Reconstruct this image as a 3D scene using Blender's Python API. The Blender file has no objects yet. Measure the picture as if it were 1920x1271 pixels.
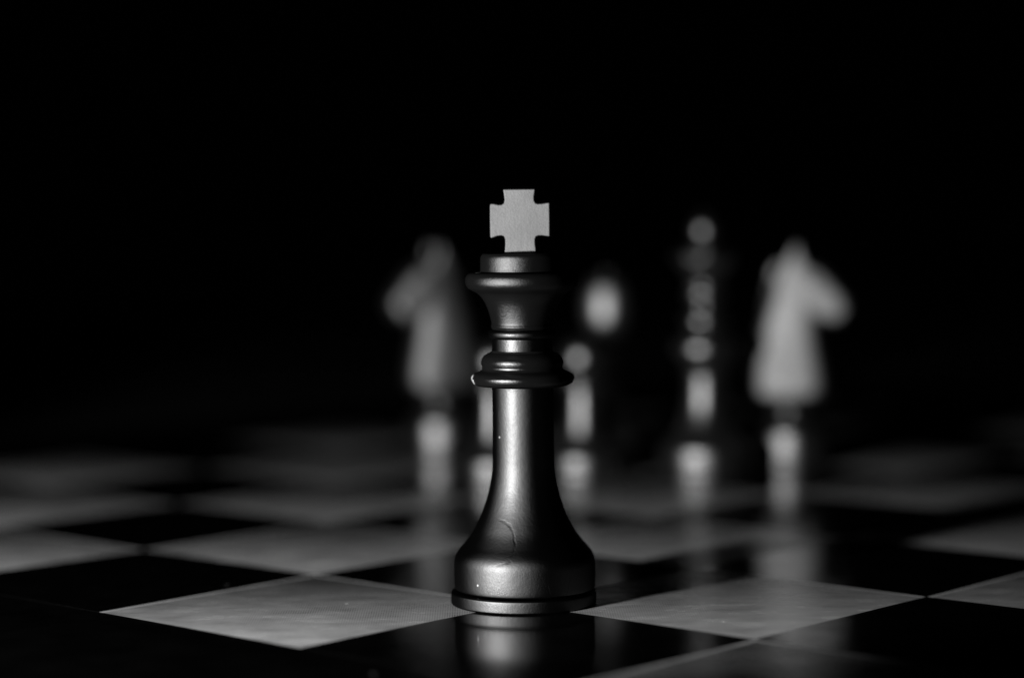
import bpy, bmesh, math, random
from mathutils import Vector, Matrix
random.seed(7)

# ------------------------------------------------------------------ camera, light, exposure
S = 0.04                                   # one board square in metres; all lengths below are in squares
scene = bpy.context.scene
COL = scene.collection

F_PX, PITCH, ROLL, YAW = 4287.0, 0.05772, -0.00955, 0.83672
CAM = (-0.0055, -7.7323, 1.3522)
cam_d = bpy.data.cameras.new('camera')
cam_d.sensor_width = 36.0
cam_d.lens = F_PX / 1920 * 36.0
cam_d.clip_start = 0.01
cam_d.clip_end = 50
cam_d.dof.use_dof = True
cam_d.dof.focus_distance = 7.62 * S
cam_d.dof.aperture_fstop = 7.6
cam = bpy.data.objects.new('camera', cam_d)
COL.objects.link(cam)
cam.matrix_world = (Matrix.Translation(Vector(CAM) * S)
                    @ Matrix.Rotation(math.radians(90) - PITCH, 4, 'X')
                    @ Matrix.Rotation(ROLL, 4, 'Z'))
scene.camera = cam

world = bpy.data.worlds.new('World')
scene.world = world
world.use_nodes = True
world.node_tree.nodes['Background'].inputs[0].default_value = (1, 1, 1, 1)
world.node_tree.nodes['Background'].inputs[1].default_value = 0.0001

# one lamp on the table, front left of the camera, low: a spot whose beam ends at the right of the board
LAMP = Vector((-3.50, -3.75, 0.82))
AIM = Vector((1.34, 5.00, 0.4))
ld = bpy.data.lights.new('desk_lamp', 'SPOT')
ld.energy = 7.0
ld.color = (1, 1, 1)
ld.shadow_soft_size = 0.14 * S
ld.spot_size = math.radians(62)
ld.spot_blend = 0.35
lamp = bpy.data.objects.new('desk_lamp', ld)
COL.objects.link(lamp)
lamp.location = LAMP * S
lamp.rotation_euler = (AIM - LAMP).to_track_quat('-Z', 'Y').to_euler()

scene.view_settings.view_transform = 'Standard'
scene.view_settings.look = 'None'
scene.view_settings.exposure = 0.0
scene.view_settings.gamma = 1.0
scene.render.engine = 'CYCLES'
scene.cycles.use_denoising = True
scene.cycles.max_bounces = 6
scene.cycles.sample_clamp_indirect = 4.0

# ------------------------------------------------------------------ materials
def mat(name):
    m = bpy.data.materials.new(name)
    m.use_nodes = True
    nt = m.node_tree
    return m, nt, nt.nodes['Principled BSDF']

def N(nt, t, **kw):
    n = nt.nodes.new(t)
    for k, v in kw.items():
        setattr(n, k, v)
    return n

def math_node(nt, op, a, b=None, clamp=False):
    n = N(nt, 'ShaderNodeMath', operation=op)
    n.use_clamp = clamp
    for i, v in enumerate((a, b)):
        if v is None:
            continue
        if isinstance(v, (int, float)):
            n.inputs[i].default_value = v
        else:
            nt.links.new(v, n.inputs[i])
    return n.outputs[0]

def ramp(nt, src, lo, hi, a=0.0, b=1.0):
    n = N(nt, 'ShaderNodeMapRange')
    n.clamp = True
    n.inputs['From Min'].default_value = lo
    n.inputs['From Max'].default_value = hi
    n.inputs['To Min'].default_value = a
    n.inputs['To Max'].default_value = b
    nt.links.new(src, n.inputs['Value'])
    return n.outputs[0]

def noise(nt, vec, scale, detail=3, rough=.55):
    n = N(nt, 'ShaderNodeTexNoise')
    n.inputs['Scale'].default_value = scale
    n.inputs['Detail'].default_value = detail
    n.inputs['Roughness'].default_value = rough
    nt.links.new(vec, n.inputs['Vector'])
    return n.outputs['Fac']

def grey(nt, src):
    n = N(nt, 'ShaderNodeCombineColor')
    for i in range(3):
        nt.links.new(src, n.inputs[i])
    return n.outputs[0]

def dust(nt, tc, scale, thr):
    v = N(nt, 'ShaderNodeTexVoronoi')
    v.inputs['Scale'].default_value = scale
    nt.links.new(tc, v.inputs['Vector'])
    near = ramp(nt, v.outputs['Distance'], .05, .09, 1, 0)
    sep = N(nt, 'ShaderNodeSeparateColor')
    nt.links.new(v.outputs['Color'], sep.inputs[0])
    return math_node(nt, 'MULTIPLY', near, ramp(nt, sep.outputs[0], thr, thr + .01))

def satin_metal(name, base, rough, metallic=1.0, wear=1.0, chips=(), crack=None, grainy=.7, specks=False, haze=0.0):
    m, nt, p = mat(name)
    tc = N(nt, 'ShaderNodeTexCoord').outputs['Object']
    grain = noise(nt, tc, 4200, 2, .6)
    blot = noise(nt, tc, 130, 4, .6)
    big = noise(nt, tc, 45, 3, .5)
    # thin dull scratches: one narrow level of a stretched noise
    mp = N(nt, 'ShaderNodeMapping')
    mp.inputs['Rotation'].default_value = (.4, .7, .3)
    mp.inputs['Scale'].default_value = (1, 2.6, .7)
    nt.links.new(tc, mp.inputs['Vector'])
    sn = noise(nt, mp.outputs[0], 170, 1, .4)
    line = math_node(nt, 'ABSOLUTE', math_node(nt, 'SUBTRACT', sn, .5))
    scr = ramp(nt, line, .0, .006, 1, 0)
    mask = ramp(nt, noise(nt, tc, 90, 2), .58, .66)
    scr = math_node(nt, 'MULTIPLY', scr, mask)
    col = ramp(nt, blot, .3, .75, base * (1 - .16 * wear), base * (1 + .10 * wear))
    col = math_node(nt, 'MULTIPLY', col, ramp(nt, scr, 0, 1, 1, 1 - .35 * wear))
    ro = math_node(nt, 'ADD', ramp(nt, big, .3, .7, rough - .04 * wear, rough + .05 * wear),
                   ramp(nt, grain, .3, .7, -.02, .02))
    facs = []
    if specks:                              # stray dust
        k = dust(nt, tc, 330, .80)
        col = math_node(nt, 'MAXIMUM', col, math_node(nt, 'MULTIPLY', k, .22))
        facs.append(k)
    for (c, r) in chips:                    # small bare spots where the paint is knocked off
        d = N(nt, 'ShaderNodeVectorMath', operation='DISTANCE')
        nt.links.new(tc, d.inputs[0])
        d.inputs[1].default_value = Vector(c) * S
        dd = math_node(nt, 'ADD', d.outputs['Value'], ramp(nt, noise(nt, tc, 900, 2), 0, 1, -r * S * .8, r * S * .8))
        k = ramp(nt, dd, r * S * .8, r * S * 1.1, 1, 0)
        col = math_node(nt, 'MAXIMUM', col, math_node(nt, 'MULTIPLY', k, .32))
        ro = math_node(nt, 'ADD', ro, math_node(nt, 'MULTIPLY', k, .35))
        facs.append(k)
    if crack:                               # a curved hairline crack in the paint
        cx_, cz_, cr_ = crack
        sp = N(nt, 'ShaderNodeSeparateXYZ')
        nt.links.new(tc, sp.inputs[0])
        wob = ramp(nt, noise(nt, tc, 420, 3), .3, .7, -.006 * S, .006 * S)
        dx = math_node(nt, 'SUBTRACT', sp.outputs[0], cx_ * S)
        dz = math_node(nt, 'SUBTRACT', sp.outputs[2], cz_ * S)
        rr = math_node(nt, 'SQRT', math_node(nt, 'ADD', math_node(nt, 'MULTIPLY', dx, dx), math_node(nt, 'MULTIPLY', dz, dz)))
        dl = math_node(nt, 'ABSOLUTE', math_node(nt, 'ADD', math_node(nt, 'SUBTRACT', rr, cr_ * S), wob))
        k = ramp(nt, dl, .001 * S, .006 * S, 1, 0)
        k = math_node(nt, 'MULTIPLY', k, ramp(nt, noise(nt, tc, 700, 2), .36, .58, .15, 1))
        k = math_node(nt, 'MULTIPLY', k, ramp(nt, dx, 0, .03 * S))
        k = math_node(nt, 'MULTIPLY', k, ramp(nt, sp.outputs[1], -.05 * S, -.02 * S, 1, 0))
        col = math_node(nt, 'MULTIPLY', col, ramp(nt, k, 0, 1, 1, .76))
        scr = math_node(nt, 'MAXIMUM', scr, k)
    gl = N(nt, 'ShaderNodeBsdfAnisotropic', distribution='BECKMANN')
    df = N(nt, 'ShaderNodeBsdfDiffuse')
    mx = N(nt, 'ShaderNodeMixShader')
    mx.inputs[0].default_value = metallic
    if facs:
        f = facs[0]
        for g_ in facs[1:]:
            f = math_node(nt, 'MAXIMUM', f, g_)
        nt.links.new(ramp(nt, f, 0, 1, metallic, .2), mx.inputs[0])
    nt.links.new(df.outputs[0], mx.inputs[1])
    nt.links.new(gl.outputs[0], mx.inputs[2])
    last = mx.outputs[0]
    gl2 = None
    if haze:                                # satin paint: a second, much wider sheen under the sharper one
        gl2 = N(nt, 'ShaderNodeBsdfAnisotropic', distribution='BECKMANN')
        gl2.inputs['Roughness'].default_value = .57
        ad = N(nt, 'ShaderNodeAddShader')
        nt.links.new(last, ad.inputs[0])
        nt.links.new(gl2.outputs[0], ad.inputs[1])
        last = ad.outputs[0]
    nt.links.new(last, nt.nodes['Material Output'].inputs['Surface'])
    nt.nodes.remove(p)
    gc = grey(nt, col)
    nt.links.new(gc, gl.inputs['Color'])
    if gl2:
        nt.links.new(grey(nt, math_node(nt, 'MULTIPLY', col, haze)), gl2.inputs['Color'])
    nt.links.new(gc, df.inputs['Color'])
    nt.links.new(ro, gl.inputs['Roughness'])
    bp = N(nt, 'ShaderNodeBump')
    bp.inputs['Strength'].default_value = .35
    bp.inputs['Distance'].default_value = .0003 * wear
    mid = noise(nt, tc, 1500, 3, .6)
    h = math_node(nt, 'ADD', math_node(nt, 'MULTIPLY', grain, .22 * grainy), math_node(nt, 'MULTIPLY', blot, .45))
    h = math_node(nt, 'ADD', h, math_node(nt, 'MULTIPLY', mid, .35 * grainy))
    h = math_node(nt, 'SUBTRACT', h, math_node(nt, 'MULTIPLY', scr, .25))
    nt.links.new(h, bp.inputs['Height'])
    nt.links.new(bp.outputs[0], gl.inputs['Normal'])
    if gl2:
        nt.links.new(bp.outputs[0], gl2.inputs['Normal'])
    return m

M_KING = satin_metal('gunmetal_paint', .022, .42, .97, haze=1.0)
M_BASE = satin_metal('gunmetal_paint_cracked', .0175, .41, .97, haze=2.1, crack=(-.105, .235, .075), grainy=.55, specks=True)
M_CROWN = satin_metal('gunmetal_paint_worn', .035, .50, .92, chips=[((-.150, -.055, 1.136), .012)])
M_COLLAR = satin_metal('gunmetal_paint_chipped', .040, .46, .92,
                       chips=[((-.172, -.028, .774), .013), ((-.166, -.045, .762), .009)])
M_CROSS = satin_metal('brushed_steel', .070, .58, .75, 1.0)
M_SILVER = satin_metal('satin_silver', .098, .42, .93)
M_SILVER_LIT = satin_metal('satin_silver_lit', .19, .50, .93)  # lighter copy of the silver: the mitre's extra brightness is put into its colour
M_HORSE = satin_metal('satin_silver_carved', .18, .64, .93)

def make_white_square():
    m, nt, p = mat('pale_lacquer')
    g = N(nt, 'ShaderNodeNewGeometry').outputs['Position']
    # smears left by wiping, stretched along one direction
    mp = N(nt, 'ShaderNodeMapping')
    mp.inputs['Rotation'].default_value = (0, 0, .12)
    mp.inputs['Scale'].default_value = (1, 2.2, 1)
    nt.links.new(g, mp.inputs['Vector'])
    smear = noise(nt, mp.outputs[0], 110, 5, .62)
    fine = noise(nt, g, 2500, 2, .6)
    # ribbed print: very fine lines
    sx = N(nt, 'ShaderNodeSeparateXYZ')
    nt.links.new(g, sx.inputs[0])
    ph = math_node(nt, 'ADD', math_node(nt, 'MULTIPLY', sx.outputs[0], 2 * math.pi / (.0082 * S)),
                   math_node(nt, 'MULTIPLY', sx.outputs[1], 260.0))
    rib = math_node(nt, 'SINE', ph)
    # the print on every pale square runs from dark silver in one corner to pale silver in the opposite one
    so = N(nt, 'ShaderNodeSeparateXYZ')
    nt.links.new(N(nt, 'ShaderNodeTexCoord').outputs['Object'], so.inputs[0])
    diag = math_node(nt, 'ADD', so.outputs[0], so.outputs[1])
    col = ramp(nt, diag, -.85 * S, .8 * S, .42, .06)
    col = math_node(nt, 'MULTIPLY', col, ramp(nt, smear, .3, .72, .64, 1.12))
    col = math_node(nt, 'MULTIPLY', col, ramp(nt, rib, -1, 1, .76, 1.12))
    col = math_node(nt, 'MULTIPLY', col, ramp(nt, fine, .3, .7, .93, 1.06))
    d = dust(nt, g, 260, .93)
    col = math_node(nt, 'MAXIMUM', col, math_node(nt, 'MULTIPLY', d, .9))
    nt.links.new(grey(nt, col), p.inputs['Base Color'])
    nt.links.new(ramp(nt, smear, .3, .7, .20, .30), p.inputs['Roughness'])
    p.inputs['Specular IOR Level'].default_value = .75
    return m

def make_black_square():
    m, nt, p = mat('black_lacquer')
    g = N(nt, 'ShaderNodeNewGeometry').outputs['Position']
    d = dust(nt, g, 240, .965)
    sm = noise(nt, g, 120, 5, .6)
    col = math_node(nt, 'ADD', ramp(nt, sm, .35, .75, .0006, .0016), math_node(nt, 'MULTIPLY', d, .12))
    nt.links.new(grey(nt, col), p.inputs['Base Color'])
    nt.links.new(ramp(nt, sm, .3, .7, .09, .14), p.inputs['Roughness'])
    p.inputs['Specular IOR Level'].default_value = .5
    return m

def plain(name, c, rough, spec=.5):
    m, nt, p = mat(name)
    g = N(nt, 'ShaderNodeTexCoord').outputs['Object']
    n = noise(nt, g, 200, 4)
    nt.links.new(grey(nt, ramp(nt, n, .3, .7, c * .8, c * 1.2)), p.inputs['Base Color'])
    p.inputs['Roughness'].default_value = rough
    p.inputs['Specular IOR Level'].default_value = spec
    return m

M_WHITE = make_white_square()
M_LINE = plain('pale_border_line', .27, .35)
M_BLACK = make_black_square()
M_FRAME = plain('black_board_edge', .003, .3)
M_TABLE = plain('black_table_cloth', .002, .9, .1)
M_FELT = plain('black_felt', .0008, .9, .1)

# ------------------------------------------------------------------ builders
def link(name, me, parent=None, loc=None, material=None):
    o = bpy.data.objects.new(name, me)
    COL.objects.link(o)
    if material is not None and me is not None and not me.materials:
        me.materials.append(material)
    if parent is not None:
        o.parent = parent
    if loc is not None:
        o.location = Vector(loc) * S
    return o

def finish(bm, name, smooth=True, angle=32):
    bmesh.ops.recalc_face_normals(bm, faces=bm.faces[:])
    for v in bm.verts:
        v.co *= S
    me = bpy.data.meshes.new(name)
    bm.to_mesh(me)
    bm.free()
    if smooth:
        for p in me.polygons:
            p.use_smooth = True
        me.set_sharp_from_angle(angle=math.radians(angle))
    return me

def spline(pts, k=4):
    """Catmull-Rom through the profile points; a point given as (r, z, 1) stays a corner."""
    out = []
    n = len(pts)
    for i in range(n - 1):
        p1, p2 = pts[i], pts[i + 1]
        p0 = pts[i - 1] if i > 0 and len(p1) == 2 else p1
        p3 = pts[i + 2] if i + 2 < n and len(p2) == 2 else p2
        for j in range(k):
            t = j / k
            q = []
            for d in (0, 1):
                a, b, c, e = p0[d], p1[d], p2[d], p3[d]
                q.append(.5 * (2 * b + (c - a) * t + (2 * a - 5 * b + 4 * c - e) * t * t + (3 * b - a - 3 * c + e) * t ** 3))
            out.append((max(q[0], 0), q[1]))
    out.append((pts[-1][0], pts[-1][1]))
    return out

def lathe(name, pts, seg=96, k=4):
    prof = spline(pts, k)
    bm = bmesh.new()
    rings = []
    for r, z in prof:
        if r < 1e-5:
            rings.append([bm.verts.new((0, 0, z))])
        else:
            rings.append([bm.verts.new((r * math.cos(2 * math.pi * i / seg), r * math.sin(2 * math.pi * i / seg), z)) for i in range(seg)])
    for a, b in zip(rings, rings[1:]):
        for i in range(seg):
            j = (i + 1) % seg
            if len(a) == 1 and len(b) == 1:
                continue
            if len(a) == 1:
                bm.faces.new((a[0], b[i], b[j]))
            elif len(b) == 1:
                bm.faces.new((a[i], a[j], b[0]))
            else:
                bm.faces.new((a[i], a[j], b[j], b[i]))
    return finish(bm, name)

def thing(name, label, cat, x, y, rot=0, group=None):
    o = bpy.data.objects.new(name, None)
    COL.objects.link(o)
    o.empty_display_size = .005
    o.location = Vector((x, y, 0)) * S
    o.rotation_euler = (0, 0, rot)
    o['label'] = label
    o['category'] = cat
    if group:
        o['group'] = group
    return o

def copy_tree(o, parent=None):
    c = o.copy()
    COL.objects.link(c)
    if parent is not None:
        c.parent = parent
    for ch in list(o.children):
        copy_tree(ch, c)
    return c

# ------------------------------------------------------------------ setting: table
bm = bmesh.new()
bmesh.ops.create_grid(bm, x_segments=8, y_segments=8, size=30)
tb = link('table', finish(bm, 'table', False), None, (0, 0, -.118), M_TABLE)
tb['kind'] = 'structure'

# ------------------------------------------------------------------ board: frame and 64 squares
A = Vector((math.cos(YAW), math.sin(YAW), 0))
B = Vector((math.sin(YAW), -math.cos(YAW), 0))
A0, A1, B0, B1 = -1, 7, -5, 3
board = thing('chess_board', 'glossy black and pale grey chess board lying under all the pieces', 'chess board', 0, 0, YAW)
# local x = along A, local y = -(along B)
def box(bm, x0, x1, y0, y1, z0, z1, bev=0):
    r = bmesh.ops.create_cube(bm, size=1)
    for v in r['verts']:
        v.co = Vector(((x0 + x1) / 2 + v.co.x * (x1 - x0), (y0 + y1) / 2 + v.co.y * (y1 - y0), (z0 + z1) / 2 + v.co.z * (z1 - z0)))
    if bev:
        es = list({e for v in r['verts'] for e in v.link_edges})
        bmesh.ops.bevel(bm, geom=es, offset=bev, segments=2, affect='EDGES', profile=.5)

bm = bmesh.new()
box(bm, A0 - 1.1, A1 + 1.1, -B1 - 1.1, -B0 + 1.1, -.115, -.045, .02)
link('board_body', finish(bm, 'board_body', False), board, None, M_FRAME)
G = -.0011
for (x0, x1, y0, y1) in ((A0 - 1.1, A1 + 1.1, -B1 - 1.1, -B1 - G), (A0 - 1.1, A1 + 1.1, -B0 + G, -B0 + 1.1),
                         (A0 - 1.1, A0 - G, -B1 - G / 2, -B0 + G / 2), (A1 + G, A1 + 1.1, -B1 - G / 2, -B0 + G / 2)):
    bm = bmesh.new()
    box(bm, x0, x1, y0, y1, -.043, -.0003)
    link('edge_strip', finish(bm, 'edge_strip', False), board, None, M_BLACK)

TILE = .4985
def tile_mesh(name, dome, line):
    """A square plate: flat margin, softly pillowed middle, thin side walls."""
    bm = bmesh.new()
    n = 16
    w = TILE - line
    xs = [-TILE] + [-w + 2 * w * i / n for i in range(n + 1)] + [TILE]
    g = {}
    for i, x in enumerate(xs):
        for j, y in enumerate(xs):
            u, v = min(1, abs(x) / w), min(1, abs(y) / w)
            g[i, j] = bm.verts.new((x, y, dome * (1 - u * u) * (1 - v * v)))
    m = len(xs)
    for i in range(m - 1):
        for j in range(m - 1):
            f = bm.faces.new((g[i, j], g[i + 1, j], g[i + 1, j + 1], g[i, j + 1]))
            f.material_index = 1 if (i == m - 2 or j == m - 2) else 0
    rim = [g[i, 0] for i in range(m)] + [g[m - 1, j] for j in range(1, m)] + [g[i, m - 1] for i in range(m - 2, -1, -1)] + [g[0, j] for j in range(m - 2, 0, -1)]
    low = [bm.verts.new((v.co.x, v.co.y, -.043)) for v in rim]
    for i in range(len(rim)):
        j = (i + 1) % len(rim)
        bm.faces.new((rim[j], rim[i], low[i], low[j])).material_index = 2
    return finish(bm, name, True, 40)

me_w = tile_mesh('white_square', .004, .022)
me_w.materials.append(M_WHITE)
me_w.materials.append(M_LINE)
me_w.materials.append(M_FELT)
me_b = tile_mesh('black_square', .0, .03)
me_b.materials.append(M_BLACK)
me_b.materials.append(M_BLACK)
me_b.materials.append(M_FELT)
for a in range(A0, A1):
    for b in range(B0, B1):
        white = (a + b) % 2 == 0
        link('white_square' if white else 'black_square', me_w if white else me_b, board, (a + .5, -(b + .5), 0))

# ------------------------------------------------------------------ the king in the foreground
R = lambda px: px / 547.0
Z = lambda y: (1130.0 - y) / 549.0
def PX(*pts):
    return [(R(p[0]), Z(p[1])) + tuple(p[2:]) for p in pts]

king = thing('chess_king', 'dark gunmetal chess king with flat steel cross, alone and sharp in the foreground', 'chess king', .030, .034)
link('base_disc', lathe('base_disc', PX((0, 1129.6, 1), (133, 1129.6, 1), (135.5, 1127.5), (136, 1124), (136, 1110), (135, 1106.5), (132, 1105, 1), (118, 1104.6, 1), (0, 1104.6)), 128, 3), king, (-.004, -.002, 0), M_BASE)
link('base', lathe('base', PX((118, 1104.8, 1), (124, 1103.5), (129.5, 1101), (131.5, 1096), (132.3, 1080), (132.3, 1060), (131.8, 1049), (130, 1041), (126.5, 1033.5), (120.5, 1025.5), (110, 1013.5), (97, 996), (87, 977.5), (78.5, 959), (72, 941), (66.5, 922), (62.5, 903), (59.7, 885), (58.2, 866)), 128, 5), king, None, M_BASE)
link('shaft', lathe('shaft', PX((58.2, 866), (57.6, 835), (57.2, 800), (57.2, 760), (57.4, 730), (58, 721)), 128, 3), king, None, M_BASE)
link('collar', lathe('collar', PX((57.5, 722.5, 1), (72, 722.3), (86, 720), (93.5, 715), (96, 708), (95, 702.5), (91, 698), (84.5, 694.8), (78, 692.3), (75.2, 689), (74.8, 685), (76, 681), (76.6, 676), (75, 670.5), (71, 665.5), (64, 661), (58.8, 658.5), (57, 655, 1)), 128, 5), king, None, M_COLLAR)
link('neck', lathe('neck', PX((57, 655, 1), (56.5, 650), (56.5, 640), (56.5, 633.5, 1), (60, 632), (63, 628.5), (64, 624), (63, 620), (59.5, 617), (56, 615.5, 1)), 128, 4), king, None, M_KING)
link('crown', lathe('crown', PX((56, 615.5, 1), (57.2, 613), (58.2, 610), (57.4, 606.5), (57.6, 602), (59.8, 592), (63.3, 580), (68.5, 567), (75.5, 556), (84, 548), (93, 543), (100, 538.5), (104, 532.5), (105.2, 525.5), (104, 518), (100, 512.5), (93, 509.6), (82, 508.3), (77.5, 507.5, 1), (77, 502), (77, 488), (76.3, 480.5), (73.5, 476), (68, 474), (40, 473.2), (0, 473)), 128, 5), king, None, M_CROWN)

def cross_mesh():
    pts = [(-31, 356.5), (-29.5, 355), (27.5, 355), (29, 356.5), (28.6, 362), (27.2, 370), (27.6, 377), (30, 381), (34, 382.3), (42, 382), (54, 380.3), (56, 382), (56.2, 412), (56, 442), (54, 443.6), (42, 441.8), (35, 441.8), (30.6, 443.6), (28.6, 448), (28.6, 456), (30.6, 474),
           (-29.4, 474), (-28, 456), (-28.2, 448), (-30, 443), (-34, 441.2), (-42, 442), (-53.5, 445.8), (-56, 443.5), (-56.4, 412), (-56.2, 384), (-54, 381.4), (-48, 381.6), (-40, 383.6), (-33.5, 383.4), (-29.8, 380.5), (-28.6, 375), (-29.6, 366)]
    bm = bmesh.new()
    T = R(19)
    top = [bm.verts.new((R(x), -T, Z(y))) for x, y in pts]
    f = bm.faces.new(top)
    r = bmesh.ops.extrude_face_region(bm, geom=[f])
    for v in [g for g in r['geom'] if isinstance(g, bmesh.types.BMVert)]:
        v.co.y += 2 * T
    bmesh.ops.recalc_face_normals(bm, faces=bm.faces[:])
    es = [e for e in bm.edges if abs(e.verts[0].co.y - e.verts[1].co.y) < 1e-6]
    bmesh.ops.bevel(bm, geom=es, offset=R(7), segments=4, affect='EDGES', profile=.5, clamp_overlap=True)
    return finish(bm, 'cross', False)
o = link('cross', cross_mesh(), king, None, M_CROSS)
o.rotation_euler = (0, 0, math.radians(-9))

# ------------------------------------------------------------------ the blurred pieces behind
def foot(r, top_r, z_top, wall=.13):
    """Base profile shared by the pieces: wall, rounded shoulder, concave bell."""
    h = z_top - wall
    return [(0, 0, 1), (r * .985, 0, 1), (r, .012), (r, .035), (r * .985, .043, 1), (r * .94, .046, 1), (r * .965, .05), (r * .975, .06), (r * .975, wall * .85),
            (r * .95, wall * 1.08), (r * .87, wall + h * .10), (r * .87 - (r * .87 - top_r) * .42, wall + h * .25), (r * .87 - (r * .87 - top_r) * .75, wall + h * .5),
            (top_r * 1.07, wall + h * .75), (top_r, z_top)]

def torus_collar(ri, ro, z0, z1):
    c, h = (z0 + z1) / 2, (z1 - z0) / 2
    return [(ri * .9, z0, 1), (ri + (ro - ri) * .5, z0 + h * .06), (ri + (ro - ri) * .9, c - h * .55), (ro, c), (ri + (ro - ri) * .9, c + h * .55), (ri + (ro - ri) * .5, z1 - h * .06), (ri * .9, z1, 1)]

def make_pawn(x, y, label):
    t = thing('chess_pawn', label, 'chess pawn', x, y, 0, 'blurred pawns behind the king')
    link('base', lathe('base', foot(.185, .085, .30, .11), 64), t, None, M_SILVER)
    link('shaft', lathe('shaft', [(.085, .30), (.078, .36), (.075, .41), (.078, .455)], 64), t, None, M_SILVER)
    link('collar', lathe('collar', torus_collar(.075, .125, .45, .505), 64), t, None, M_SILVER)
    link('head', lathe('head', [(.066, .50, 1), (.07, .515), (.095, .545), (.108, .59), (.10, .64), (.072, .678), (.035, .695), (0, .70)], 64), t, None, M_SILVER)
    return t

def make_bishop(x, y, label):
    t = thing('chess_bishop', label, 'chess bishop', x, y)
    t.scale = (.92, .92, .895)
    link('base', lathe('base', foot(.215, .09, .40), 64), t, None, M_SILVER)
    link('shaft', lathe('shaft', [(.09, .40), (.08, .48), (.078, .56), (.08, .62)], 64), t, None, M_SILVER)
    link('collar', lathe('collar', torus_collar(.08, .145, .615, .675), 64), t, None, M_SILVER)
    link('neck_ring', lathe('neck_ring', torus_collar(.075, .11, .673, .712), 64), t, None, M_SILVER)
    # mitre with its diagonal cut
    me = lathe('mitre', [(.065, .71, 1), (.09, .735), (.122, .78), (.138, .83), (.142, .90), (.136, .965), (.118, 1.025), (.085, 1.065), (.05, 1.085), (.03, 1.09, 1), (0, 1.091)], 64)
    o = link('mitre', me, t, None, M_SILVER_LIT)
    bm = bmesh.new()
    box(bm, -.10, .14, -.2, .2, -.010, .010)
    bmesh.ops.transform(bm, matrix=Matrix.Translation((.125, 0, .985)) @ Matrix.Rotation(math.radians(-52), 4, 'Y'), verts=bm.verts[:])
    cut = bpy.data.objects.new('cut', finish(bm, 'cut', False))
    COL.objects.link(cut)
    md = o.modifiers.new('slit', 'BOOLEAN')
    md.operation = 'DIFFERENCE'
    md.object = cut
    bpy.context.view_layer.update()
    cut.parent = None
    dg = bpy.context.evaluated_depsgraph_get()
    ev = o.evaluated_get(dg)
    local = bpy.data.meshes.new_from_object(ev)
    o.modifiers.clear()
    o.data = local
    bpy.data.objects.remove(cut)
    link('finial', lathe('finial', [(0.02, 1.085, 1), (.030, 1.091), (.032, 1.10), (.024, 1.112), (.012, 1.118), (0, 1.119)], 32), t, None, M_SILVER)
    return t

def make_queen(x, y, label):
    t = thing('chess_queen', label, 'chess queen', x, y)
    link('base', lathe('base', foot(.238, .098, .42, .13), 64), t, None, M_SILVER)
    link('shaft', lathe('shaft', [(.098, .42), (.093, .455), (.094, .49), (.102, .53), (.118, .57), (.138, .60, 1)], 64), t, None, M_SILVER)
    link('collar', lathe('collar', [(.136, .60, 1), (.15, .605), (.158, .62), (.159, .64), (.155, .66), (.142, .675), (.115, .69), (.096, .705), (.086, .725), (.082, .74, 1)], 64), t, None, M_SILVER)
    link('neck', lathe('neck', [(.082, .738, 1), (.098, .744), (.108, .758), (.110, .774), (.107, .79), (.097, .804), (.082, .812), (.070, .825), (.066, .845), (.072, .865), (.088, .876), (.098, .890), (.101, .908), (.097, .925), (.084, .938), (.074, .942, 1)], 64), t, None, M_SILVER)
    # crown: flaring cup with a scalloped rim
    prof = spline([(.074, .94, 1), (.078, .965), (.092, 1.0), (.116, 1.035), (.14, 1.062), (.155, 1.085), (.156, 1.105), (.150, 1.122, 1), (.132, 1.118), (.11, 1.10, 1), (.07, 1.115), (.055, 1.14), (.05, 1.15)], 4)
    bm = bmesh.new()
    seg = 96
    rings = []
    for r, z in prof:
        ring = []
        for i in range(seg):
            a = 2 * math.pi * i / seg
            dz = -.028 * (.5 - .5 * math.cos(8 * a)) * max(0, min(1, (z - 1.06) / .05)) * (1 if r > .115 else 0)
            ring.append(bm.verts.new((r * math.cos(a), r * math.sin(a), z + dz)))
        rings.append(ring)
    for p, q in zip(rings, rings[1:]):
        for i in range(seg):
            bm.faces.new((p[i], p[(i + 1) % seg], q[(i + 1) % seg], q[i]))
    link('crown', finish(bm, 'crown'), t, None, M_SILVER)
    link('finial', lathe('finial', [(.045, 1.15, 1), (.05, 1.165), (.066, 1.19), (.072, 1.225), (.062, 1.265), (.035, 1.29), (.02, 1.302), (.014, 1.312), (0, 1.316)], 48), t, None, M_SILVER)
    return t

def loft(bm, secs, n=40, e=3.3):
    """Closed tube through superelliptic sections (centre, axis_u, axis_v)."""
    rings = []
    for c, u, v in secs:
        ring = []
        for i in range(n):
            a = 2 * math.pi * i / n
            ca, sa = math.cos(a), math.sin(a)
            k = (abs(ca) ** e + abs(sa) ** e) ** (-1 / e)
            ring.append(bm.verts.new(Vector(c) + Vector(u) * (ca * k) + Vector(v) * (sa * k)))
        rings.append(ring)
    for p, q in zip(rings, rings[1:]):
        for i in range(n):
            bm.faces.new((p[i], p[(i + 1) % n], q[(i + 1) % n], q[i]))
    bm.faces.new(rings[0][::-1])
    bm.faces.new(rings[-1])

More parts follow.
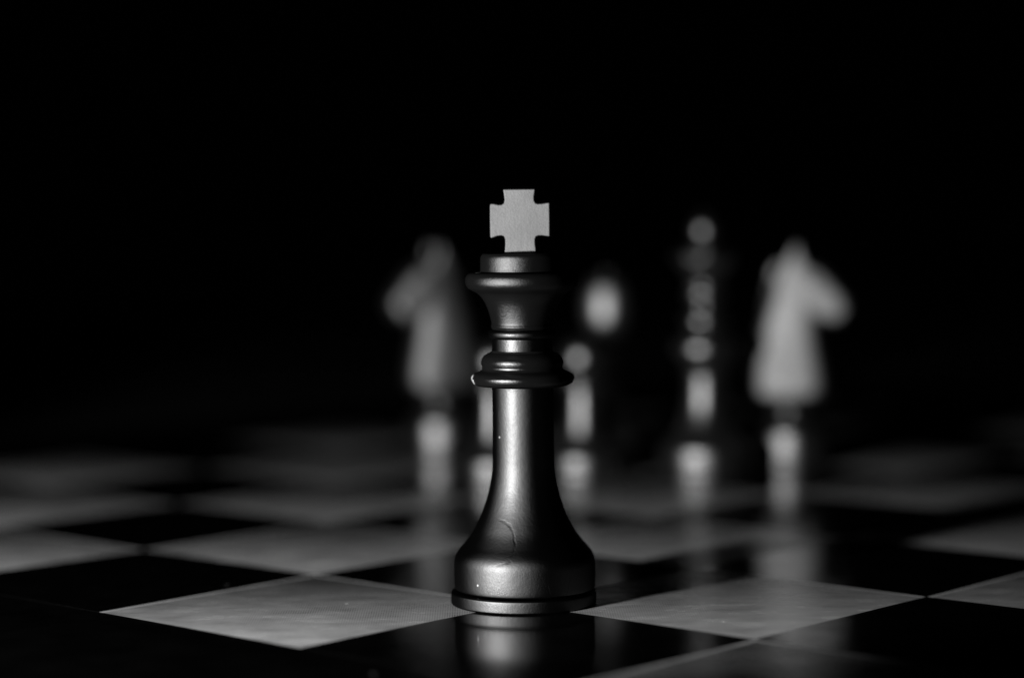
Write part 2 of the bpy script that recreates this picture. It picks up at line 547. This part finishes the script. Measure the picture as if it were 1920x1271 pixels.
def knight_head_mesh():
    """Horse head and neck looking along +x, one continuous surface."""
    bm = bmesh.new()
    # neck and chest: horizontal sections from back x to front x, half-thickness in y
    rows = [(.350, -.150, .150, .105), (.362, -.178, .172, .125), (.40, -.192, .188, .132), (.48, -.190, .184, .130), (.56, -.180, .170, .127), (.64, -.168, .155, .124),
            (.72, -.152, .146, .121), (.80, -.132, .150, .118), (.88, -.106, .165, .115), (.95, -.080, .160, .108), (1.01, -.055, .125, .095), (1.05, -.035, .085, .07)]
    loft(bm, [((( b + f) / 2, 0, z), ((f - b) / 2, 0, 0), (0, t, 0)) for z, b, f, t in rows])
    # head: from the poll down to the muzzle
    ax = Vector((.845, 0, -.535)).normalized()
    up = Vector((.535, 0, .845)).normalized()
    p0 = Vector((-.012, 0, .985))
    head = [(-.04, .085, .100), (.04, .125, .108), (.12, .142, .112), (.19, .130, .110), (.25, .108, .107), (.30, .092, .105), (.338, .076, .098), (.358, .054, .08)]
    loft(bm, [(p0 + ax * d + up * (-.012), up * h, Vector((0, w, 0))) for d, h, w in head], 32, 3.3)
    # jaw
    loft(bm, [((.06 + .03 * i, 0, .835 - .01 * i), (.05, 0, .02), (0, .09 - .012 * i, .0)) for i in range(1)] +
             [((.09, 0, .80), (.05, 0, .03), (0, .085, 0)), ((.10, 0, .76), (.03, 0, .02), (0, .05, 0))], 20, 2.2)
    # ears
    for s in (-1, 1):
        loft(bm, [((.020, s * .060, .99), (.070, 0, 0), (0, .040, 0)), ((.024, s * .066, 1.06), (.052, 0, 0), (0, .036, 0)), ((.026, s * .068, 1.10), (.030, 0, 0), (0, .032, 0)), ((.030, s * .066, 1.15), (.012, 0, 0), (0, .022, 0))], 24, 5)
    # mane: overlapping locks down the back of the neck
    for i in range(9):
        z = .44 + i * .068
        bx = -.188 + max(0, (z - .44)) * .21
        loft(bm, [((bx - .022, 0, z - .03), (.018, 0, 0), (0, .030, 0)), ((bx - .012, 0, z + .02), (.030, 0, .004), (0, .042, 0)), ((bx + .015, 0, z + .07), (.024, 0, 0), (0, .034, 0))], 14, 2)
    me = finish(bm, 'horse_raw', False)
    o = bpy.data.objects.new('horse_raw', me)
    COL.objects.link(o)
    md = o.modifiers.new('r', 'REMESH')
    md.mode = 'VOXEL'
    md.voxel_size = .0135 * S
    md.use_smooth_shade = True
    sm = o.modifiers.new('s', 'SMOOTH')
    sm.factor = .5
    sm.iterations = 3
    bpy.context.view_layer.update()
    ev = o.evaluated_get(bpy.context.evaluated_depsgraph_get())
    out = bpy.data.meshes.new_from_object(ev)
    out.name = 'horse_head'
    bpy.data.objects.remove(o)
    for p in out.polygons:
        p.use_smooth = True
    return out

def ball(name, loc, rad, parent, material, sy=1.0):
    bm = bmesh.new()
    bmesh.ops.create_uvsphere(bm, u_segments=16, v_segments=10, radius=rad)
    for v in bm.verts:
        v.co.y *= sy
    return link(name, finish(bm, name), parent, loc, material)

def make_knight(x, y, rot, label):
    t = thing('chess_knight', label, 'chess knight', x, y, rot, 'blurred knights behind the king')
    link('base', lathe('base', [(0, 0, 1), (.196, 0, 1), (.20, .012), (.20, .035), (.197, .043, 1), (.188, .046, 1), (.193, .05), (.195, .07), (.193, .165), (.186, .188), (.170, .206), (.145, .222), (.122, .240), (.106, .265, 1)], 64), t, None, M_SILVER)
    link('collar', lathe('collar', [(.106, .264, 1), (.102, .282), (.108, .298), (.124, .316), (.146, .333), (.164, .345), (.166, .351, 1), (.0, .354)], 64), t, None, M_SILVER)
    h = link('horse_head', knight_head_mesh(), t, None, M_HORSE)
    for s in (-1, 1):
        ball('eye', (.115, s * .108, .955), .018, h, M_SILVER, .6)
        ball('nostril', (.262, s * .102, .84), .014, h, M_FELT, .6)
    return t

kr = make_knight(1.44, 4.08, math.radians(-9), 'blurred silver knight facing right, rightmost piece on the board')
kl = copy_tree(kr)
kl['label'] = 'blurred silver knight facing left, leftmost piece behind the king'
kl.location = Vector((-.40, 4.85, 0)) * S
kl.rotation_euler = (0, 0, math.radians(207))
make_queen(.965, 3.74, 'tall slim blurred queen with ball finial, left of the right-facing knight')
pr = make_pawn(.345, 3.63, 'blurred silver pawn half hidden behind the right side of the king')
pl = copy_tree(pr)
pl['label'] = 'blurred silver pawn half hidden behind the left side of the king'
pl.location = Vector((-.09, 3.44, 0)) * S
make_bishop(.515, 4.69, 'blurred bishop with only its head lit, behind the right-hand pawn')
